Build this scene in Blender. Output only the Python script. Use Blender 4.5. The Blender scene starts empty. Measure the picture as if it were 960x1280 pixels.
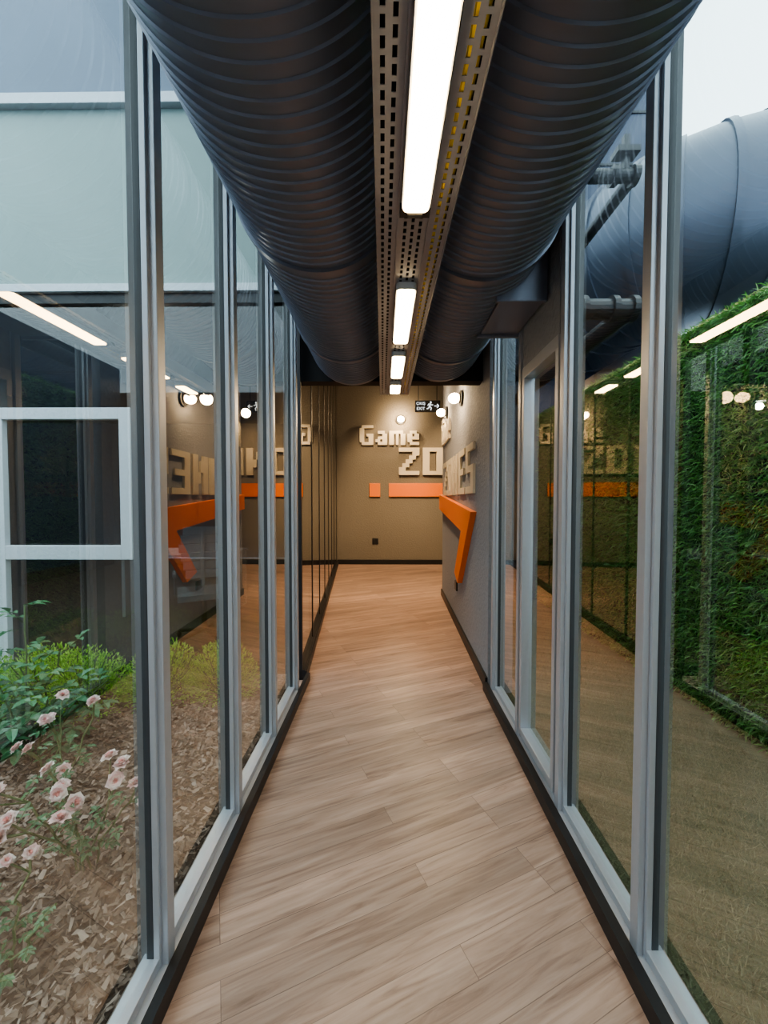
import bpy, bmesh, math, random
from mathutils import Vector, Matrix
random.seed(7)
C = bpy.context
D = bpy.data
EYE = 1.4

# ---------------------------------------------------------------- materials
def newmat(name):
    m = D.materials.new(name); m.use_nodes = True
    nt = m.node_tree; nt.nodes.clear()
    out = nt.nodes.new('ShaderNodeOutputMaterial')
    return m, nt, out
def N(nt, t, **kw):
    n = nt.nodes.new(t)
    for k, v in kw.items():
        if k in n.inputs: n.inputs[k].default_value = v
        else: setattr(n, k, v)
    return n
def L(nt, a, b): nt.links.new(a, b)
def c4(c): return (c[0], c[1], c[2], 1)
def plain(name, col, rough=.5, metal=0, bump=0, bscale=50, var=.08, spec=.5):
    m, nt, out = newmat(name)
    b = N(nt, 'ShaderNodeBsdfPrincipled', Roughness=rough, Metallic=metal)
    b.inputs['Specular IOR Level'].default_value = spec
    tc = N(nt, 'ShaderNodeTexCoord')
    nz = N(nt, 'ShaderNodeTexNoise', Scale=bscale, Detail=5.0)
    L(nt, tc.outputs['Object'], nz.inputs['Vector'])
    r = N(nt, 'ShaderNodeMix', data_type='RGBA')
    r.inputs[6].default_value = c4([x*(1-var) for x in col]); r.inputs[7].default_value = c4([min(1, x*(1+var)) for x in col])
    L(nt, nz.outputs['Fac'], r.inputs[0]); L(nt, r.outputs[2], b.inputs['Base Color'])
    if bump:
        bp = N(nt, 'ShaderNodeBump', Strength=bump, Distance=.01)
        L(nt, nz.outputs['Fac'], bp.inputs['Height']); L(nt, bp.outputs[0], b.inputs['Normal'])
    L(nt, b.outputs[0], out.inputs[0])
    return m
def emis(name, col, s):
    m, nt, out = newmat(name)
    e = N(nt, 'ShaderNodeEmission', Color=c4(col), Strength=s)
    L(nt, e.outputs[0], out.inputs[0]); return m
def glassmat(name, tint, f0=.1, rough=0.0, refl=(1, 1, 1), pw=4.0):
    m, nt, out = newmat(name)
    t = N(nt, 'ShaderNodeBsdfTransparent', Color=c4(tint))
    g = N(nt, 'ShaderNodeBsdfGlossy', Roughness=rough, Color=c4(refl))
    lw = N(nt, 'ShaderNodeLayerWeight', Blend=.5)
    p = N(nt, 'ShaderNodeMath', operation='POWER'); L(nt, lw.outputs['Facing'], p.inputs[0]); p.inputs[1].default_value = pw
    mr = N(nt, 'ShaderNodeMapRange'); mr.inputs[3].default_value = f0; mr.inputs[4].default_value = 1
    L(nt, p.outputs[0], mr.inputs[0])
    mx = N(nt, 'ShaderNodeMixShader')
    L(nt, mr.outputs[0], mx.inputs[0]); L(nt, t.outputs[0], mx.inputs[1]); L(nt, g.outputs[0], mx.inputs[2])
    L(nt, mx.outputs[0], out.inputs[0]); return m
def islandmat(name, cols, rough=.6, trans=0):
    m, nt, out = newmat(name)
    g = N(nt, 'ShaderNodeNewGeometry')
    r = N(nt, 'ShaderNodeValToRGB')
    els = r.color_ramp.elements
    els[0].color = c4(cols[0]); els[1].color = c4(cols[-1])
    for i, c in enumerate(cols[1:-1]):
        e = els.new((i+1)/(len(cols)-1)); e.color = c4(c)
    L(nt, g.outputs['Random Per Island'], r.inputs[0])
    b = N(nt, 'ShaderNodeBsdfPrincipled', Roughness=rough)
    L(nt, r.outputs[0], b.inputs['Base Color'])
    if trans:
        tr = N(nt, 'ShaderNodeBsdfTranslucent'); L(nt, r.outputs[0], tr.inputs[0])
        mx = N(nt, 'ShaderNodeMixShader'); mx.inputs[0].default_value = trans
        L(nt, b.outputs[0], mx.inputs[1]); L(nt, tr.outputs[0], mx.inputs[2]); L(nt, mx.outputs[0], out.inputs[0])
    else: L(nt, b.outputs[0], out.inputs[0])
    return m

def wood_mat():
    m, nt, out = newmat('laminate_planks')
    tc = N(nt, 'ShaderNodeTexCoord')
    mp = N(nt, 'ShaderNodeMapping'); mp.inputs['Rotation'].default_value = (0, 0, math.radians(-24))
    L(nt, tc.outputs['Object'], mp.inputs['Vector'])
    br = N(nt, 'ShaderNodeTexBrick', Scale=1.0)
    br.inputs['Color1'].default_value = (0, 0, 0, 1); br.inputs['Color2'].default_value = (1, 1, 1, 1)
    br.inputs['Mortar'].default_value = (.5, .5, .5, 1)
    br.inputs['Mortar Size'].default_value = .0011; br.inputs['Brick Width'].default_value = 1.1
    br.inputs['Row Height'].default_value = .1; br.offset = .37; br.offset_frequency = 3
    L(nt, mp.outputs[0], br.inputs['Vector'])
    mp2 = N(nt, 'ShaderNodeMapping'); mp2.inputs['Scale'].default_value = (2.4, 36, 1)
    L(nt, mp.outputs[0], mp2.inputs['Vector'])
    addv = N(nt, 'ShaderNodeVectorMath', operation='MULTIPLY_ADD')
    L(nt, br.outputs['Color'], addv.inputs[0]); addv.inputs[1].default_value = (13, 7, 5); L(nt, mp2.outputs[0], addv.inputs[2])
    n1 = N(nt, 'ShaderNodeTexNoise', Scale=1.0, Detail=8.0, Roughness=.62, Distortion=.9)
    L(nt, addv.outputs[0], n1.inputs['Vector'])
    mp3 = N(nt, 'ShaderNodeMapping'); mp3.inputs['Scale'].default_value = (.5, 6, 1)
    L(nt, mp.outputs[0], mp3.inputs['Vector'])
    n2 = N(nt, 'ShaderNodeTexNoise', Scale=1.3, Detail=3.0)
    L(nt, mp3.outputs[0], n2.inputs['Vector'])
    r1 = N(nt, 'ShaderNodeValToRGB')
    e = r1.color_ramp.elements
    e[0].position = .27; e[0].color = (.185, .115, .09, 1); e[1].position = .73; e[1].color = (.44, .32, .268, 1)
    x = e.new(.47); x.color = (.335, .228, .183, 1)
    L(nt, n1.outputs['Fac'], r1.inputs[0])
    mu = N(nt, 'ShaderNodeMix', data_type='RGBA', blend_type='MULTIPLY'); mu.inputs[0].default_value = 1
    r2 = N(nt, 'ShaderNodeMapRange'); r2.inputs[3].default_value = .84; r2.inputs[4].default_value = 1.14
    L(nt, br.outputs['Color'], r2.inputs[0])
    r3 = N(nt, 'ShaderNodeMapRange'); r3.inputs[1].default_value = .3; r3.inputs[2].default_value = .7; r3.inputs[3].default_value = .78; r3.inputs[4].default_value = 1.22
    L(nt, n2.outputs['Fac'], r3.inputs[0])
    mm = N(nt, 'ShaderNodeMath', operation='MULTIPLY'); L(nt, r2.outputs[0], mm.inputs[0]); L(nt, r3.outputs[0], mm.inputs[1])
    sm = N(nt, 'ShaderNodeMapRange'); sm.inputs[3].default_value = 1; sm.inputs[4].default_value = .55
    L(nt, br.outputs['Fac'], sm.inputs[0])
    m3 = N(nt, 'ShaderNodeMath', operation='MULTIPLY'); L(nt, mm.outputs[0], m3.inputs[0]); L(nt, sm.outputs[0], m3.inputs[1])
    L(nt, r1.outputs[0], mu.inputs[6]); L(nt, m3.outputs[0], mu.inputs[7])
    b = N(nt, 'ShaderNodeBsdfPrincipled', Roughness=.34)
    L(nt, mu.outputs[2], b.inputs['Base Color'])
    bp = N(nt, 'ShaderNodeBump', Strength=.08, Distance=.003); L(nt, n1.outputs['Fac'], bp.inputs['Height']); L(nt, bp.outputs[0], b.inputs['Normal'])
    L(nt, b.outputs[0], out.inputs[0]); return m

M_wood = wood_mat()
M_alu = plain('satin_aluminium', (.42, .44, .49), .34, .35, var=.04)
M_gasket = plain('rubber_gasket', (.045, .048, .056), .55)
M_black = plain('black_paint', (.012, .012, .014), .45)
M_matteblack = plain('matte_black', (.01, .01, .011), .8)
M_duct = plain('duct_paint', (.175, .185, .235), .36, .35, var=.12, bscale=3)
M_tray = plain('tray_galvanised', (.28, .29, .33), .4, .4, var=.1)
M_white = plain('white_enamel', (.55, .58, .62), .4)
M_glass = glassmat('clear_glass', (.84, .92, .91), .18, refl=(1, .95, .86), pw=2.5)
M_dglass = glassmat('tinted_glass', (.42, .46, .47), .08)
M_pglass = glassmat('partition_glass', (.30, .32, .33), .16, pw=2.2)
M_led = emis('led_diffuser', (1, .72, .38), 11)
M_bulb = emis('warm_bulb', (1, .70, .38), 25)
M_stucco = plain('grey_stucco', (.25, .26, .29), .85, bump=1, bscale=38, var=.12)
M_taupe = plain('taupe_stucco', (.175, .157, .13), .85, bump=1, bscale=38, var=.12)
M_orange = plain('orange_lacquer', (.80, .20, .035), .4)
M_cream = plain('cream_letter', (.62, .56, .45), .5)
M_panel = plain('frosted_facade_panel', (.24, .31, .295), .4, bscale=2, var=.1)
M_band = plain('blue_grey_cladding', (.12, .155, .215), .4, var=.1, bscale=2)
M_slate = plain('slate_cladding', (.04, .052, .088), .35, .2, var=.15, bscale=2)
M_extduct = plain('outdoor_duct_paint', (.075, .09, .125), .36, .3, var=.3, bscale=2)
M_soil = plain('mulch_soil', (.075, .045, .03), .95, bump=1, bscale=40, var=.5)
M_chip = islandmat('wood_chips', [(.06, .036, .025), (.13, .083, .058), (.22, .15, .115), (.36, .27, .22), (.10, .065, .048), (.17, .11, .078)], .9)
M_turfb = plain('turf_backing', (.10, .105, .05), .95, bump=1, bscale=120, var=.5)
M_turf = islandmat('turf_blades', [(.13, .14, .07), (.19, .19, .10), (.26, .25, .15), (.10, .125, .05)], .7, .25)
M_gwall = islandmat('grass_wall_blades', [(.05, .17, .035), (.10, .31, .05), (.20, .45, .09), (.06, .20, .04), (.34, .55, .20)], .35, .3)
M_gback = plain('grass_wall_backing', (.012, .04, .01), .95)
M_shrub = islandmat('shrub_leaves', [(.16, .34, .03), (.28, .50, .06), (.40, .62, .10), (.12, .26, .03)], .5, .35)
M_leaf = islandmat('rose_leaves', [(.03, .10, .04), (.05, .16, .06), (.08, .22, .10), (.10, .2, .08)], .4, .2)
M_stem = plain('rose_stem', (.08, .13, .04), .7)
M_petal = islandmat('rose_petals_outer', [(.82, .52, .50), (.88, .66, .62), (.88, .77, .71), (.82, .46, .46)], .6, .35)
M_petal2 = islandmat('rose_petals_inner', [(.74, .26, .26), (.82, .38, .32), (.80, .32, .34), (.82, .46, .36)], .6, .3)
M_carpet = plain('office_floor', (.16, .14, .13), .8)
M_officewall = plain('office_wall', (.06, .06, .068), .8)
M_yellow = plain('yellow_cable', (.75, .55, .05), .5)
M_chair = plain('chair_mesh', (.35, .36, .38), .6)
M_desk = plain('desk_white', (.6, .6, .6), .5)
M_room = plain('entry_wall', (.35, .34, .33), .8)

# ---------------------------------------------------------------- mesh helpers
class MB:
    def __init__(s): s.v = []; s.f = []; s.m = []
    def box(s, x0, x1, y0, y1, z0, z1, mi=0):
        b = len(s.v)
        s.v += [(x0,y0,z0),(x1,y0,z0),(x1,y1,z0),(x0,y1,z0),(x0,y0,z1),(x1,y0,z1),(x1,y1,z1),(x0,y1,z1)]
        for f in ((3,2,1,0),(4,5,6,7),(0,1,5,4),(1,2,6,5),(2,3,7,6),(3,0,4,7)):
            s.f.append(tuple(b+i for i in f)); s.m.append(mi)
    def poly(s, pts, mi=0):
        b = len(s.v); s.v += [tuple(p) for p in pts]; s.f.append(tuple(range(b, b+len(pts)))); s.m.append(mi)
    def cyl(s, p0, p1, r, n=16, mi=0, r2=None, cap=True):
        p0 = Vector(p0); p1 = Vector(p1); d = (p1-p0).normalized()
        u = d.orthogonal().normalized(); w = d.cross(u); r2 = r if r2 is None else r2
        b = len(s.v)
        for p, rr in ((p0, r), (p1, r2)):
            for i in range(n):
                a = 2*math.pi*i/n
                s.v.append(tuple(p+u*math.cos(a)*rr+w*math.sin(a)*rr))
        for i in range(n):
            j = (i+1) % n
            s.f.append((b+i, b+j, b+n+j, b+n+i)); s.m.append(mi)
        if cap:
            s.f.append(tuple(b+i for i in reversed(range(n)))); s.m.append(mi)
            s.f.append(tuple(b+n+i for i in range(n))); s.m.append(mi)
    def prism(s, pts, off, mi=0):
        b = len(s.v); n = len(pts); off = Vector(off)
        s.v += [tuple(p) for p in pts]+[tuple(Vector(p)+off) for p in pts]
        s.f.append(tuple(b+i for i in range(n))); s.m.append(mi)
        s.f.append(tuple(b+n+i for i in reversed(range(n)))); s.m.append(mi)
        for i in range(n):
            j = (i+1) % n; s.f.append((b+i, b+n+i, b+n+j, b+j)); s.m.append(mi)
    def ball(s, c, rx, ry, rz, n=16, k=10, mi=0):
        b = len(s.v)
        for i in range(k+1):
            t = math.pi*i/k
            for j in range(n):
                a = 2*math.pi*j/n
                s.v.append((c[0]+rx*math.sin(t)*math.cos(a), c[1]+ry*math.sin(t)*math.sin(a), c[2]+rz*math.cos(t)))
        for i in range(k):
            for j in range(n):
                jj = (j+1) % n
                s.f.append((b+i*n+j, b+(i+1)*n+j, b+(i+1)*n+jj, b+i*n+jj)); s.m.append(mi)
    def obj(s, name, mats, parent=None, smooth=False, bevel=0, fix=True):
        me = D.meshes.new(name); me.from_pydata(s.v, [], s.f)
        for m in (mats if isinstance(mats, (list, tuple)) else [mats]): me.materials.append(m)
        me.polygons.foreach_set('material_index', s.m)
        if smooth: me.polygons.foreach_set('use_smooth', [True]*len(s.f))
        me.update()
        if fix and len(s.f) < 5000:
            bm = bmesh.new(); bm.from_mesh(me); bmesh.ops.recalc_face_normals(bm, faces=bm.faces); bm.to_mesh(me); bm.free()
        o = D.objects.new(name, me); C.collection.objects.link(o)
        if parent: o.parent = parent
        if bevel:
            bv = o.modifiers.new('bevel', 'BEVEL'); bv.width = bevel; bv.segments = 2; bv.limit_method = 'ANGLE'
        return o
def empty(name, loc=(0, 0, 0)):
    e = D.objects.new(name, None); C.collection.objects.link(e); e.location = loc; e.empty_display_size = .1; return e
def box(name, x0, x1, y0, y1, z0, z1, mat, parent=None, bevel=0):
    b = MB(); b.box(x0, x1, y0, y1, z0, z1); return b.obj(name, mat, parent, bevel=bevel)

# ---------------------------------------------------------------- layout numbers
XL, XR = -.605, .70           # edges of corridor floor
BK = 8.5                      # back wall
RF = 3.1                      # plane of the building front the corridor runs into
# floor
b = MB(); b.box(-.74, .86, -3.0, 2.9, -.06, 0); b.box(-1.3, .98, 2.9, 5.6, -.06, 0); b.box(-1.3, 4.0, 5.6, BK, -.06, 0); b.obj('floor', M_wood)
# ---------------------------------------------------------------- glazed walls
def glazing(name, s, X, ys, zt=3.0):
    root = empty(name)
    fr = MB(); gs = MB(); gl = MB()
    def bx(mb, a, b, *r):
        x0, x1 = X+s*a, X+s*b
        mb.box(min(x0, x1), max(x0, x1), *r)
    y0, y1 = ys[0], ys[-1]+.05
    bx(fr, 0, .085, y0, y1, 0.0, .055)
    bx(fr, .02, .07, y0, y1, .055, .085)
    bx(fr, 0, .085, y0, y1, zt-.07, zt)
    for y in ys:
        bx(fr, 0, .042, y, y+.036, .055, zt-.07)
        bx(gs, .042, .080, y+.002, y+.034, .055, zt-.07)
        bx(fr, .024, .060, y+.036, y+.050, .055, zt-.07)
        bx(fr, .018, .036, y-.012, y, .055, zt-.07)
        bx(gs, .036, .056, y-.012, y, .085, zt-.07)
        bx(gs, .034, .056, y+.050, y+.056, .085, zt-.07)
    for a, b in zip(ys[:-1], ys[1:]):
        x = X+s*.045
        gl.poly([(x, a+.055, .08), (x, b-.005, .08), (x, b-.005, zt-.07), (x, a+.055, zt-.07)])
    fr.obj('frame', M_alu, root, bevel=.002); gs.obj('gaskets', M_gasket, root); gl.obj('panes', M_glass, root, fix=False)
    return root
ysL = [1.088+.545*i for i in range(-6, 4)]
ysR = [1.125+.54*i for i in range(-6, 4)]
wl = glazing('window_1', -1, XL-.03, ysL)
wr = glazing('window_2', 1, XR+.035, ysR)
box('baseboard_left', XL-.028, XL, -3, 3.0, 0, .06, M_black)
box('baseboard_right', XR, XR+.033, -3, 2.86, 0, .06, M_black)
dr = empty('door_1')
b = MB(); X = XR+.037
ya, yb = ysR[7]+.062, ysR[8]-.02
b.box(X, X+.06, ya, ya+.03, .085, 2.06); b.box(X, X+.06, yb-.03, yb, .085, 2.06)
b.box(X, X+.06, ya, yb, 2.06, 2.12); b.box(X, X+.06, ya+.03, yb-.03, .085, .13)
b.obj('door_frame', M_alu, dr, bevel=.003)
b = MB(); b.box(X+.005, X+.05, ya, yb, 2.12, 2.93); b.obj('transom_panel', M_stucco, dr)

box('ceiling', -.75, .86, -3.0, RF, 3.0, 3.1, M_matteblack)
box('wall_entry', -.75, .86, -3.15, -3.0, 0, 3.1, M_room)

# ---------------------------------------------------------------- spiral ducts
def duct(name, cx, cz, r, y0, y1, pitch=.038, seed=0):
    n = 96; prof = []
    y = y0
    k = 0
    while y < y1-.06:
        if k % 26 == 13+seed:
            prof += [(y, r), (y+.001, r+.012), (y+.035, r+.012), (y+.036, r)]
        else:
            prof += [(y, r), (y+.003, r+.0055), (y+.007, r+.0055), (y+.010, r)]
        y += pitch; k += 1
    prof.append((y1, r))
    vs = []; fs = []
    for (yy, rr) in prof:
        for i in range(n):
            a = 2*math.pi*i/n; vs.append((cx+rr*math.cos(a), yy, cz+rr*math.sin(a)))
    for j in range(len(prof)-1):
        for i in range(n):
            ii = (i+1) % n; fs.append((j*n+i, j*n+ii, (j+1)*n+ii, (j+1)*n+i))
    fs.append(tuple(range(n))); fs.append(tuple((len(prof)-1)*n+i for i in range(n)))
    b = MB(); b.v = vs; b.f = fs; b.m = [0]*len(fs)
    o = b.obj(name, M_duct, fix=False)
    me = o.data
    me.polygons.foreach_set('use_smooth', [True]*len(me.polygons))
    md = o.modifiers.new('es', 'EDGE_SPLIT'); md.split_angle = math.radians(25)
    return o
duct('ventilation_duct', -.272, EYE+1.21, .315, -2.9, RF-.01)
duct('ventilation_duct', .40, EYE+1.235, .315, -2.9, RF-.01, seed=3)
b = MB(); b.box(.52, .73, 1.86, 2.24, EYE+.93, 2.93); b.box(.50, .735, 1.84, 1.86, EYE+.915, 2.95); b.box(.50, .735, 2.24, 2.26, EYE+.915, 2.95)
b.obj('duct_branch_box', M_duct, bevel=.004)

# ---------------------------------------------------------------- perforated cable tray + led lamps
tray = empty('cable_tray', (.088, 0, 2.2)); tray.rotation_euler = (0, 0, math.radians(.8))
b = MB()
W = .105; y0, y1 = -2.6, 3.0; t = .0015
rows = [-.088, -.066, -.022, 0, .022, .066, .088]; hw = .0045
edges = [-W]
for r in rows: edges += [r-hw, r+hw]
edges.append(W)
for i in range(0, len(edges), 2): b.box(edges[i], edges[i+1], y0, y1, -t, 0)
for k, r in enumerate(rows):
    y = y0+(.014 if k % 2 else 0); b.box(r-hw, r+hw, y0, y+.001, -t, 0)
    while y < y1-.05:
        b.box(r-hw, r+hw, y+.020, y+.030, -t, 0); y += .030
    b.box(r-hw, r+hw, y, y1, -t, 0)
b.box(-W-.002, -W, y0, y1, -.012, .055); b.box(W, W+.002, y0, y1, -.012, .055)
b.box(-.046, -.042, y0, y1, -.010, 0); b.box(.042, .046, y0, y1, -.010, 0)
b.obj('perforated_channel', M_tray, tray, fix=False)
b = MB()
for u in (.062, .070, .085): b.cyl((u, y0, .008), (u, y1, .008), .006, 6)
b.obj('yellow_cables', M_yellow, tray)
b = MB(); b.box(-W, W, y0, y1, .045, .05); b.obj('tray_cover', M_matteblack, tray)
def capsule(w, ya, yb, z, n=6, rad=.016):
    pts = []
    for cx, cy, a0 in ((w-rad, yb-rad, 0), (-w+rad, yb-rad, 90), (-w+rad, ya+rad, 180), (w-rad, ya+rad, 270)):
        for i in range(n+1):
            a = math.radians(a0+90*i/n); pts.append((cx+rad*math.cos(a), cy+rad*math.sin(a), z))
    return pts
for (ya, yb) in ((-2.3, -1.2), (-1.0, -.1), (.25, 1.075), (1.46, 1.955), (2.13, 2.50), (2.66, 2.86)):
    lp = empty('linear_led_lamp'); lp.parent = None
    lp.location = tray.location; lp.rotation_euler = tray.rotation_euler
    b = MB(); b.prism(capsule(.037, ya, yb, -.028), (0, 0, .026)); b.obj('housing', M_white, lp)
    b = MB(); b.prism(capsule(.033, ya+.004, yb-.004, -.034, rad=.014), (0, 0, .006)); b.obj('diffuser', M_led, lp)
    b = MB(); b.box(-.041, .041, yb+.004, yb+.035, -.02, -.002); b.cyl((-.02, yb+.02, -.02), (.02, yb+.02, -.02), .01, 10)
    b.obj('mounting_clip', M_black, lp)

# ---------------------------------------------------------------- far room shell
box('wall_bulkhead', -.75, .86, RF, RF+.12, EYE+.93, 4.0, M_matteblack)
b = MB(); b.box(-6.0, .98, RF+.15, 5.58, 3.85, 3.95); b.box(-6.0, 4.0, 5.76, BK+.15, 3.85, 3.95); b.box(-6.0, .98, 5.58, 5.76, 3.85, 3.95); b.obj('ceiling_room', M_matteblack)
box('wall_back', -6.0, 4.0, BK, BK+.15, -.06, 3.85, M_taupe)
box('baseboard_back', -1.1, 4.0, BK-.02, BK, 0, .1, M_black)
P0 = Vector((XR+.035, 2.86, 0)); P1 = Vector((.80, 5.76, 0))
dv = (P1-P0).normalized(); nv = Vector((-dv.y, dv.x, 0))
def onwall(s, z, off=0):
    p = P0+dv*s+nv*off; return (p.x, p.y, z)
LW = (P1-P0).length
b = MB()
b.prism([onwall(0, -.06), onwall(LW, -.06), onwall(LW, -.06, -.18), onwall(0, -.06, -.18)], (0, 0, 3.9))
b.obj('wall_right', M_stucco)
b = MB(); b.prism([onwall(0, 0, .018), onwall(LW+.01, 0, .018), onwall(LW+.01, 0, 0), onwall(0, 0, 0)], (0, 0, .09)); b.obj('baseboard_right_room', M_black)
box('wall_right_return', .98, 4.0, 5.58, 5.76, -.06, 7.3, M_slate)
box('wall_room_side', 4.0, 4.1, 5.6, BK+.15, 0, 3.9, M_taupe)
Q0 = Vector((XL-.04, 3.0, 0)); Q1 = Vector((-1.09, BK-.02, 0)); dq = (Q1-Q0).normalized(); nq = Vector((dq.y, -dq.x, 0))
LQ = (Q1-Q0).length
def onq(s, z, off=0):
    p = Q0+dq*s+nq*off; return (p.x, p.y, z)
pt = empty('window_3'); b = MB(); g = MB()
ss = [0, .75, 1.5, 2.25, 3.0, 3.75, 4.5, LQ-.05]
for s_ in ss: b.prism([onq(s_, 0, -.02), onq(s_+.04, 0, -.02), onq(s_+.04, 0, -.06), onq(s_, 0, -.06)], (0, 0, 3.85))
b.prism([onq(0, 0), onq(LQ, 0), onq(LQ, 0, -.06), onq(0, 0, -.06)], (0, 0, .08))
b.obj('black_frame', M_black, pt, bevel=.003)
g.poly([onq(0, .05, -.025), onq(LQ, .05, -.025), onq(LQ, 3.85, -.025), onq(0, 3.85, -.025)]); g.obj('panes', M_pglass, pt, fix=False)
b = MB(); b.prism([onq(0, 0, .015), onq(LQ, 0, .015), onq(LQ, 0, 0), onq(0, 0, 0)], (0, 0, .07)); b.obj('baseboard_left_room', M_black)

# ---------------------------------------------------------------- pixel letters
GL = {
'G': ["011111", "110000", "110000", "110111", "110011", "110011", "011111"],
'a': ["00000", "00000", "01110", "00011", "01111", "11011", "01111"],
'm': ["0000000", "0000000", "1111110", "1101011", "1101011", "1101011", "1101011"],
'e': ["00000", "00000", "01110", "11011", "11111", "11000", "01111"],
'Z': ["111111", "000011", "000110", "001100", "011000", "110000", "111111"],
'O': ["111111", "110011", "110011", "110011", "110011", "110011", "111111"],
'N': ["110011", "111011", "111011", "110111", "110111", "110011", "110011"],
'E': ["111111", "110000", "110000", "111110", "110000", "110000", "111111"],
'S': ["111111", "110000", "110000", "111111", "000011", "000011", "111111"],
}
def pixtext(mb, text, org, ux, w, h, uz, dep):
    col = 0
    for ch in text:
        g = GL[ch]
        for r, row in enumerate(g):
            c = 0
            while c < len(row):
                if row[c] == '1':
                    c2 = c
                    while c2 < len(row) and row[c2] == '1': c2 += 1
                    a = Vector(org)+ux*(col+c)*w-Vector((0, 0, 1))*r*h
                    e = ux*(c2-c)*w; d = Vector((0, 0, -h))
                    mb.prism([a, a+e, a+e+d, a+d], dep)
                    c = c2
                else: c += 1
        col += len(g[0])+1
    return col*w
lt = empty('game_zones_lettering'); b = MB()
pixtext(b, 'Game', (-.61, BK-.001, 3.0), Vector((1, 0, 0)), .049, .06, 0, (0, -.06, 0))
pixtext(b, 'ZONES', (.235, BK-.001, 2.52), Vector((1, 0, 0)), .073, .083, 0, (0, -.06, 0))
b.obj('letters_on_back_wall', M_cream, lt)
lt2 = empty('game_zones_lettering'); b = MB()
pixtext(b, 'Game', onwall(2.82, 2.52, .001), -dv, .030, .05, 0, nv*.03)
pixtext(b, 'ZONES', onwall(2.60, 1.90, .001), -dv, .062, .063, 0, nv*.022)
b.obj('letters_on_side_wall', M_cream, lt2)
b = MB(); b.box(.02, 2.9, BK-.04, BK-.001, 1.47, 1.76); b.box(-.40, -.17, BK-.04, BK-.001, 1.47, 1.76); b.obj('orange_wall_stripe', M_orange, bevel=.004)
def sp(Y, z): return onwall((Y-P0.y)/dv.y, z, .001)
b = MB(); b.prism([sp(5.74, 1.48), sp(3.3, 1.30), sp(4.0, .55), sp(4.22, .62), sp(3.80, 1.10), sp(5.74, 1.27)], nv*.05); b.obj('orange_wall_stripe', M_orange)

def sconce(p, nrm, pw, rr=.055):
    root = empty('wall_sconce'); p = Vector(p); nrm = Vector(nrm)
    b = MB(); b.cyl(p, p+nrm*.025, rr+.02, 24); b.cyl(p+nrm*.025, p+nrm*.04, .05, 20); b.obj('base', M_black, root)
    b = MB(); q = p+nrm*(rr+.025); b.ball(q, rr, rr, rr*.85); b.obj('globe', M_bulb, root, smooth=True)
    l = D.lights.new('glow', 'POINT'); l.energy = pw; l.color = (1, .72, .42); l.shadow_soft_size = .06
    o = D.objects.new('glow', l); o.location = p+nrm*.25; o.parent = root; C.collection.objects.link(o)
sconce(onwall((4.05-P0.y)/dv.y, 2.44), nv, 6, .06)
sconce(onwall((5.25-P0.y)/dv.y, 2.56), nv, 6, .06)
sconce((.27, BK, 3.12), (0, -1, 0), 16, .075)
def spot(x, y, z, tx, ty, tz, pw, ang=70):
    root = empty('ceiling_spotlight')
    p = Vector((x, y, z)); t = Vector((tx, ty, tz)); d = (t-p).normalized()
    b = MB(); b.cyl(p-d*.08, p+d*.05, .045, 18); b.cyl(p-d*.08, (x, y, 3.85), .01, 8); b.obj('can', M_black, root)
    b = MB(); b.cyl(p+d*.051, p+d*.054, .035, 18); b.obj('lens', M_bulb, root)
    l = D.lights.new('beam', 'SPOT'); l.energy = pw; l.color = (1, .70, .40); l.spot_size = math.radians(ang); l.spot_blend = .8; l.shadow_soft_size = .04
    o = D.objects.new('beam', l); o.location = p+d*.07; o.rotation_euler = d.to_track_quat('-Z', 'Y').to_euler(); o.parent = root; C.collection.objects.link(o)
spot(-.05, 6.9, 3.55, .0, 8.5, 1.9, 95)
spot(1.4, 6.9, 3.55, 1.5, 8.5, 1.9, 95)
spot(.25, 6.0, 3.6, .0, 7.3, 0, 190, 90)
spot(.0, 4.2, 3.6, .1, 4.8, 0, 130, 80)

# exit sign
ex = empty('exit_sign', (.60, 6.0, 2.82))
b = MB(); b.box(-.19, .19, -.02, .02, -.085, .085); b.obj('panel', M_matteblack, ex, bevel=.004)
b = MB(); b.cyl((-.14, 0, .085), (-.14, 0, 1.03), .006, 8); b.cyl((.14, 0, .085), (.14, 0, 1.03), .006, 8); b.obj('rods', M_black, ex)
M_sign = emis('sign_white', (.9, .97, 1), .6)
def textobj(body, size, loc, parent):
    cu = D.curves.new('txt', 'FONT'); cu.body = body; cu.size = size; cu.extrude = .001; cu.align_x = 'CENTER'; cu.align_y = 'CENTER'
    o = D.objects.new('lettering', cu); C.collection.objects.link(o); o.parent = parent; o.location = loc; o.rotation_euler = (math.pi/2, 0, 0)
    cu.materials.append(M_sign)
textobj('\u00c7IKI\u015e', .055, (-.105, -.023, .037), ex)
textobj('EXIT', .062, (-.105, -.023, -.04), ex)
b = MB()
def st(pts, w):
    for (a, c) in zip(pts[:-1], pts[1:]):
        b.cyl((a[0], -.023, a[1]), (c[0], -.023, c[1]), w, 8)
b.ball((.045, -.023, .055), .014, .004, .014, 12, 8)
st([(.04, .035), (.028, -.008)], .011); st([(.028, -.008), (.055, -.03), (.045, -.062)], .007); st([(.028, -.008), (.01, -.035), (-.015, -.04)], .007)
st([(.04, .03), (.065, .012), (.08, .02)], .005); st([(.04, .03), (.012, .03), (.002, .005)], .005)
st([(.10, 0), (.165, 0)], .006); st([(.14, .028), (.168, 0), (.14, -.028)], .006)
b.obj('pictogram', M_sign, ex)
b = MB(); b.box(-.34, -.21, BK-.015, BK, .44, .57); b.box(-.32, -.28, BK-.02, BK-.015, .47, .54); b.box(-.27, -.23, BK-.02, BK-.015, .47, .54); b.obj('wall_socket', M_black, bevel=.003)
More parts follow.
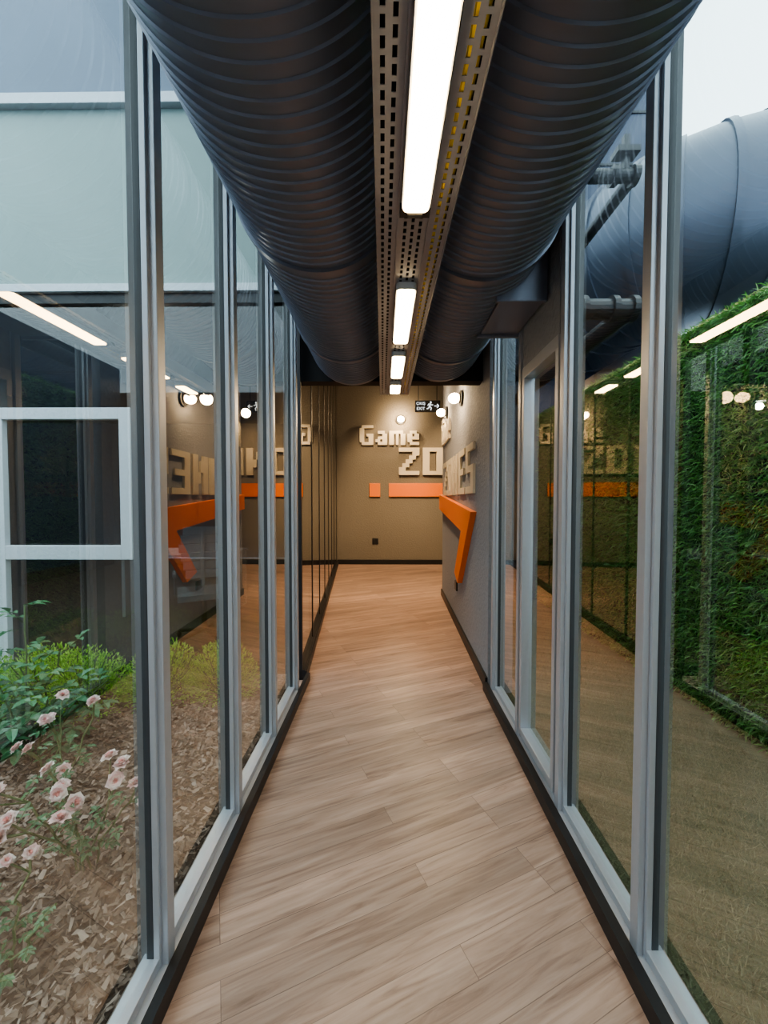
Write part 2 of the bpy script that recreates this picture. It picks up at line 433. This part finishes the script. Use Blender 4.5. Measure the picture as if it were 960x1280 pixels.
b = MB(); b.prism([onwall(1.42, .40), onwall(1.54, .40), onwall(1.54, .40, .02), onwall(1.42, .40, .02)], (0, 0, .10)); b.obj('wall_socket', M_black, bevel=.003)

# ---------------------------------------------------------------- office seen through the building front (left)
box('floor_office', -6, -1.3, RF, BK, -.06, -.002, M_carpet)
box('ceiling_office', -6, -1.12, RF+.16, BK, 3.05, 3.12, M_officewall)
box('wall_office_left', -6.15, -6.0, RF, BK, -.06, 3.85, M_officewall)
dk = empty('office_desk'); b = MB(); b.box(-3.2, -1.9, 4.6, 5.3, .72, .75); b.box(-3.18, -3.14, 4.62, 5.28, 0, .72); b.box(-1.96, -1.92, 4.62, 5.28, 0, .72); b.obj('desk', M_desk, dk, bevel=.003)
ch = empty('office_chair', (-1.85, 3.9, 0)); ch.rotation_euler = (0, 0, .5)
b = MB()
for i in range(5):
    a = i*2*math.pi/5; b.cyl((0, 0, .1), (.28*math.cos(a), .28*math.sin(a), .07), .018, 8); b.ball((.28*math.cos(a), .28*math.sin(a), .035), .025, .025, .033, 8, 6)
b.cyl((0, 0, .08), (0, 0, .44), .025, 12); b.obj('base', M_black, ch)
b = MB(); b.box(-.24, .24, -.23, .23, .44, .50)
for i in range(6): b.box(-.22+.02*abs(i-3), .22-.02*abs(i-3), .22+.012*i, .25+.012*i, .58+.09*i, .665+.09*i)
b.box(-.02, .02, .21, .24, .45, 1.1); b.box(-.28, -.25, -.1, .15, .66, .69); b.box(.25, .28, -.1, .15, .66, .69); b.box(-.27, -.26, 0, .03, .47, .66); b.box(.26, .27, 0, .03, .47, .66)
b.obj('seat_and_back', M_chair, ch, bevel=.012)
ol = empty('office_fill_pendant'); b = MB(); b.cyl((-3.0, 4.9, 2.6), (-3.0, 4.9, 2.72), .12, 20, r2=.03); b.cyl((-3.0, 4.9, 2.72), (-3.0, 4.9, 3.05), .008, 6); b.obj('shade', M_black, ol)  # pendant added as a dim fill for the dark office
l = D.lights.new('office_light', 'POINT'); l.energy = 30; l.shadow_soft_size = .04; l.color = (1, .9, .8)
o = D.objects.new('fill_light', l); o.location = (-3.0, 4.9, 2.55); o.parent = ol; C.collection.objects.link(o)

# building front, left
fa = empty('window_4'); b = MB(); g = MB()
Xa = XL-.13
for x in (-6.0, -4.9, -3.95, -1.30, Xa-.06): b.box(x, x+.06, RF, RF+.07, 0, 3.0)
b.box(-6, Xa, RF, RF+.07, 0, .08); b.box(-6, Xa, RF, RF+.07, 2.94, 3.02)
b.obj('dark_frame', M_black, fa, bevel=.003)
g.poly([(-6, RF+.03, .05), (Xa, RF+.03, .05), (Xa, RF+.03, 3.0), (-6, RF+.03, 3.0)]); g.obj('panes', M_dglass, fa, fix=False)
wf = empty('window_5'); b = MB()
b.box(-3.10, -3.02, RF-.05, RF-.002, -.02, 2.12); b.box(-2.10, -2.01, RF-.05, RF-.002, .93, 2.12)
b.box(-3.02, -2.10, RF-.05, RF-.002, 2.03, 2.12); b.box(-3.02, -2.10, RF-.05, RF-.002, .93, 1.04)
b.box(-4.0, -3.1, RF-.05, RF-.002, 2.03, 2.12); b.box(-4.0, -3.1, RF-.05, RF-.002, .93, 1.04)
b.obj('white_frame', M_white, wf, bevel=.004)
b = MB(); b.box(-6.5, Xa, RF, RF+.15, 3.08, 4.42); b.obj('wall_facade_panel', M_panel)
b = MB(); b.box(-6.5, Xa, RF-.03, RF+.15, 3.02, 3.08); b.box(-6.5, Xa, RF-.05, RF+.15, 4.42, 4.50); b.obj('trim_1', M_white, bevel=.004)
b = MB(); b.box(-6.5, Xa, RF-.02, RF+.15, 4.50, 5.3); b.obj('wall_facade_band', M_band)
b = MB(); b.box(-6.5, Xa, RF+.3, RF+.5, 5.3, 6.6); b.obj('wall_facade_upper', M_panel)

# ---------------------------------------------------------------- left courtyard
box('ground_mulch', -7, XL-.12, -3.2, RF, -.12, -.02, M_soil)
box('wall_unseen_courtyard_left', -7.2, -7.0, -4.0, RF, -.12, 4.8, M_band)  # this and the near wall: unseen, put in to cut sky haze in glass
box('wall_unseen_courtyard_near', -7.2, -.76, -4.2, -4.0, -.12, 4.2, M_slate)
b = MB()
for i in range(34000):
    x = random.uniform(-4.2, XL-.15) if i % 2 else random.uniform(-2.2, XL-.15); y = random.uniform(-.1, RF-.02); z = random.uniform(-.018, .014)
    l_ = random.uniform(.006, .022); w = l_*random.uniform(.25, .6)
    R = Matrix.Rotation(random.uniform(0, 6.28), 3, 'Z') @ Matrix.Rotation(random.gauss(0, .45), 3, 'X') @ Matrix.Rotation(random.gauss(0, .35), 3, 'Y')
    b.poly([Vector((x, y, z))+R @ Vector(q) for q in ((-l_, -w, 0), (l_*.8, -w*.7, 0), (l_, w*.6, .002), (-l_*.7, w, 0))])
b.obj('wood_chip_mulch', M_chip, fix=False)
def leaf(b, p, d, L_, W_, up=Vector((0, 0, 1)), mi=0, fold=.25):
    d = d.normalized(); s = d.cross(up)
    if s.length < .01: s = Vector((1, 0, 0))
    s.normalize(); n = s.cross(d)
    b0 = len(b.v)
    pts = [p, p+d*L_*.35+s*W_*.5+n*W_*fold, p+d*L_*.35, p+d*L_*.35-s*W_*.5+n*W_*fold, p+d*L_*.75+s*W_*.33+n*W_*fold*.5-up*L_*.05, p+d*L_*.75-up*L_*.06, p+d*L_*.75-s*W_*.33+n*W_*fold*.5-up*L_*.05, p+d*L_-up*L_*.15]
    b.v += [tuple(q) for q in pts]
    for f in ((0, 1, 2), (0, 2, 3), (1, 4, 5, 2), (2, 5, 6, 3), (4, 7, 5), (5, 7, 6)):
        b.f.append(tuple(b0+i for i in f)); b.m.append(mi)
def rdir():
    return Vector((random.gauss(0, 1), random.gauss(0, 1), random.gauss(0, 1))).normalized()
def shrub(cx, cy, rx, ry, rz, n):
    root = empty('green_shrub', (cx, cy, 0)); b = MB()
    for i in range(n):
        d = rdir(); d.z = abs(d.z)
        k = random.uniform(.55, 1.05)
        p = Vector((d.x*rx*k, d.y*ry*k, d.z*rz*k))
        leaf(b, p, d+rdir()*.7+Vector((0, 0, .5)), random.uniform(.02, .04), random.uniform(.006, .013))
    b.obj('leaves', M_shrub, root, fix=False)
    b = MB()
    for i in range(26):
        d = rdir(); d.z = abs(d.z)+.3; b.cyl((0, 0, -.03), (d.x*rx*.8, d.y*ry*.8, min(d.z, 1)*rz*.9), .004, 5)
    b.obj('twigs', M_stem, root)
for (cx, cy, rx, ry, rz) in ((-2.95, 2.65, .35, .28, .36), (-2.45, 2.7, .33, .26, .36), (-2.05, 2.6, .3, .26, .38), (-1.6, 2.75, .28, .22, .38), (-1.2, 2.8, .26, .2, .36), (-3.5, 2.6, .35, .3, .36)):
    shrub(cx, cy, rx, ry, rz, 3200)

def rose(b, c, r):
    tilt = Matrix.Rotation(random.gauss(0.45, .35), 3, 'X') @ Matrix.Rotation(random.gauss(.1, .4), 3, 'Y')
    for ring, (n, el, sz) in enumerate(((7, .12, 1.0), (7, .5, .95), (7, .85, .85), (6, 1.1, .72), (5, 1.3, .58), (3, 1.5, .45))):
        for i in range(n):
            a = 2*math.pi*i/n+ring*.45+random.uniform(-.25, .25); k_ = random.uniform(.85, 1.1); e_ = el+random.uniform(-.15, .15)
            o = Vector((math.cos(a), math.sin(a), 0)); s = Vector((-math.sin(a), math.cos(a), 0)); u = Vector((0, 0, 1))
            b0 = len(b.v); cp = Vector((0, 0, 0)); prev = 0
            for v in range(5):
                tt = v/4
                ang = min(1.6, e_+.7*(1-tt)) - .8*max(0, tt-.6)
                cp = cp+(o*math.cos(ang)+u*math.sin(ang))*(sz*r*k_*.25 if v else 0)
                wd = r*sz*.44*(.25, .75, 1.05, 1.1, .55)[v]
                for w in (-1, -.5, 0, .5, 1):
                    q = cp+s*w*wd-o*(w*w)*wd*.25+u*((w*w)*wd*.22)
                    if v == 4: q = q+(o*math.cos(ang)+u*math.sin(ang))*(-abs(w)*r*.12+(.05*r if w == 0 else 0))
                    b.v.append(tuple(Vector(c)+tilt @ q))
            for v in range(4):
                for w in range(4):
                    k = b0+v*5+w; b.f.append((k, k+1, k+6, k+5)); b.m.append(0 if ring < 3 else 1)
def rosebush(cx, cy, stems, leafL, nl, big=1.0):
    root = empty('rose_bush', (cx, cy, 0)); b = MB(); bs = MB(); bp = MB()
    for (dx, dy, h, fl) in stems:
        pts = [Vector((dx*.15, dy*.15, -.03))]
        for k in range(1, 7):
            t = k/6; pts.append(Vector((dx*(.15+.85*t**1.4), dy*(.15+.85*t**1.4), h*t))+Vector((random.gauss(0, .01), random.gauss(0, .01), 0)))
        for a, c in zip(pts[:-1], pts[1:]): bs.cyl(a, c, .004, 6)
        for k in range(nl):
            t = random.uniform(.15, 1)*6; i = min(5, int(t)); p = pts[i].lerp(pts[i+1], t-i)
            d = rdir(); d.z = d.z*.3+.1; d.normalize()
            tip = p+d*leafL*1.6
            bs.cyl(p, tip, .0015, 4)
            s = d.cross(Vector((0, 0, 1))).normalized()
            leaf(b, tip, d, leafL, leafL*.62)
            for q in (.55, .95):
                for sg in (-1, 1): leaf(b, p.lerp(tip, q), d*.4+s*sg, leafL*.85, leafL*.5)
        for j in range(fl):
            off = Vector((0, 0, .01)) if j == 0 else Vector((random.gauss(0, .05), random.gauss(0, .05), random.gauss(0, .03)))
            if j: bs.cyl(pts[-2], pts[-1]+off, .003, 5)
            rose(bp, pts[-1]+off, random.uniform(.029, .039)*big)
    b.obj('leaves', M_leaf, root, fix=False); bs.obj('stems', M_stem, root, fix=False)
    if bp.v: bp.obj('blossoms', [M_petal, M_petal2], root, smooth=True, fix=False)
rosebush(-1.95, 2.1, [(-.35, 0, .66, 0), (-.12, .1, .80, 0), (.1, .05, .55, 0), (.25, -.1, .42, 0), (-.25, -.15, .5, 0), (.05, -.2, .4, 0), (.3, .15, .35, 0), (-.5, -.1, .55, 0)], .075, 10)
rosebush(-1.15, 1.45, [(-.02, -.10, .34, 3), (.13, .0, .32, 3), (-.14, .0, .36, 3), (.19, .02, .29, 3), (-.1, -.18, .32, 3), (-.2, -.1, .36, 2)], .03, 6)
rosebush(-1.5, 1.75, [(-.08, .05, .36, 2), (.1, .1, .42, 1), (-.18, .2, .38, 1), (.0, -.15, .34, 2)], .035, 6)
rosebush(-1.15, 1.12, [(-.12, .05, .28, 3), (-.04, .12, .22, 2), (.12, .05, .14, 0), (-.15, -.05, .24, 1), (.1, -.15, .12, 0)], .022, 7, .85)

# ---------------------------------------------------------------- right courtyard
box('ground_turf', XR+.12, 6.0, -3.2, 5.58, -.12, -.02, M_turfb)
b = MB()
for i in range(60000):
    y = random.uniform(.3, 5.5) if i % 3 else random.uniform(.3, 2.5); x = random.uniform(XR+.14 if y < 2.8 else 1.0, 2.03)
    h = random.uniform(.012, .028); a = random.uniform(0, 6.28); w = .0022
    dx, dy = math.cos(a)*w, math.sin(a)*w; lx, ly = random.gauss(0, .014), random.gauss(0, .014)
    b.poly([(x-dx, y-dy, -.02), (x+dx, y+dy, -.02), (x+dx*.3+lx, y+dy*.3+ly, -.02+h)])
b.obj('artificial_turf', M_turf, fix=False)
gw = empty('artificial_grass_wall'); XG = 2.14
b = MB(); b.box(XG, XG+.08, -2.5, 5.57, -.02, 2.58); b.obj('backing_board', M_gback, gw)
b = MB()
for i in range(90000):
    y = random.uniform(.8, 5.57) if i % 8 else random.uniform(-2.5, .8); z = random.uniform(0.0, 2.6)
    Lb = random.uniform(.04, .085)
    d = Vector((-1, random.gauss(0, .8), random.gauss(-.1, .9))).normalized()
    s = d.cross(rdir()).normalized()*random.uniform(.003, .005)
    p = Vector((XG, y, z)); q = p+d*Lb*.6; r = q+(d+Vector((0, 0, -.5))).normalized()*Lb*.4
    b0 = len(b.v); b.v += [tuple(p-s), tuple(p+s), tuple(q+s*.8), tuple(q-s*.8), tuple(r)]
    b.f += [(b0, b0+1, b0+2, b0+3), (b0+3, b0+2, b0+4)]; b.m += [0, 0]
for i in range(9000):
    y = random.uniform(.8, 5.57); x = random.uniform(XG, XG+.08); d = Vector((random.gauss(-.2, .5), random.gauss(0, .6), 1)).normalized()
    s = d.cross(rdir()).normalized()*.004; p = Vector((x, y, 2.57)); r = p+d*random.uniform(.03, .07)
    b.poly([p-s, p+s, r])
b.obj('grass_blades', M_gwall, gw, fix=False)
b = MB()
for z in (3.2, 3.9, 4.6, 5.3, 6.0, 6.7): b.box(.98, 4.0, 5.565, 5.58, z, z+.03)
for x in (1.8, 2.9): b.box(x, x+.02, 5.57, 5.58, 0, 7.3)
b.obj('trim_2', M_black)
od = empty('outdoor_duct'); b = MB()
r = .85; cz = EYE+2.62; cy = 3.9
path = [Vector((5.9, cy, cz)), Vector((5.3, cy, cz)), Vector((4.6, cy, cz)), Vector((3.6, cy, cz))]
for k in range(1, 8):
    a = math.radians(90*k/7); path.append(Vector((3.6-.95*math.sin(a), cy+.95*(1-math.cos(a)), cz)))
path.append(Vector((2.65, 5.5, cz)))
def tube(b, path, r, n=40, rib=.02, mi=0):
    rings = []
    for i, p in enumerate(path):
        d = (path[min(i+1, len(path)-1)]-path[max(i-1, 0)]).normalized(); u = d.cross(Vector((0, 0, 1))).normalized(); w = Vector((0, 0, 1))
        for (o_, rr) in ((-.03, r), (-.029, r+rib), (.029, r+rib), (.03, r)):
            b0 = len(b.v)
            for k in range(n):
                a = 2*math.pi*k/n; b.v.append(tuple(p+d*o_+u*math.cos(a)*rr+w*math.sin(a)*rr))
            rings.append(b0)
    for a, c in zip(rings[:-1], rings[1:]):
        for k in range(n):
            kk = (k+1) % n; b.f.append((a+k, a+kk, c+kk, c+k)); b.m.append(mi)
tube(b, path, r); o = b.obj('tube', M_extduct, od, smooth=True, fix=True)
md = o.modifiers.new('es', 'EDGE_SPLIT'); md.split_angle = math.radians(35)
b = MB()
for x in (3.3, 4.6): b.box(x, x+.06, cy-.03, cy+.03, -.02, cz-r)
b.obj('support_posts', M_slate, od)
pp = empty('insulated_pipe'); b = MB()
for (z, x0, x1, r_) in ((3.72, 1.38, 1.78, .045), (2.78, 1.38, 1.78, .07)):
    b.cyl((x0, 2.9, z), (x1, 2.9, z), r_, 16)
    for x in (x0, x0+.22, x1-.04): b.cyl((x, 2.9, z), (x+.04, 2.9, z), r_+.022, 16)
    b.cyl((x0+.02, 2.9, z), (x0+.02, 5.57, z), r_, 16); b.cyl((x1-.02, 2.9, z), (x1-.02, 5.57, z), r_, 16)
b.box(1.68, 1.72, 2.88, 2.92, 3.72, 4.0); b.box(1.62, 1.78, 2.85, 2.95, 3.86, 3.90)
b.obj('pipes', M_black, pp, smooth=False)
b = MB(); b.box(6.0, 6.2, -3, 5.6, -.1, 6.6); b.obj('wall_unseen_far_right', M_slate)  # unseen wall, raised to block sky reflected in the left glazing

# ---------------------------------------------------------------- world
w = D.worlds.new('World'); C.scene.world = w; w.use_nodes = True; nt = w.node_tree; nt.nodes.clear()
out = N(nt, 'ShaderNodeOutputWorld'); bg = N(nt, 'ShaderNodeBackground', Strength=2.3)
tc = N(nt, 'ShaderNodeTexCoord'); sx = N(nt, 'ShaderNodeSeparateXYZ'); L(nt, tc.outputs['Generated'], sx.inputs[0])
rp = N(nt, 'ShaderNodeValToRGB'); rp.color_ramp.elements[0].position = 0; rp.color_ramp.elements[0].color = (.55, .68, .82, 1)
rp.color_ramp.elements[1].position = .8; rp.color_ramp.elements[1].color = (.76, .92, .98, 1)
L(nt, sx.outputs['Z'], rp.inputs[0]); L(nt, rp.outputs[0], bg.inputs[0]); L(nt, bg.outputs[0], out.inputs[0])

# ---------------------------------------------------------------- camera
cam = D.cameras.new('camera'); co = D.objects.new('camera', cam); C.collection.objects.link(co)
co.location = (0, 0, EYE); co.rotation_euler = (math.radians(90)-math.atan(15/490), 0, math.atan(5/490))
cam.sensor_fit = 'VERTICAL'; cam.sensor_height = 36; cam.lens = 490/1280*36; cam.clip_start = .02
C.scene.camera = co
C.scene.view_settings.view_transform = 'AgX'
C.scene.view_settings.look = 'AgX - Medium High Contrast'
C.scene.view_settings.exposure = 1.3
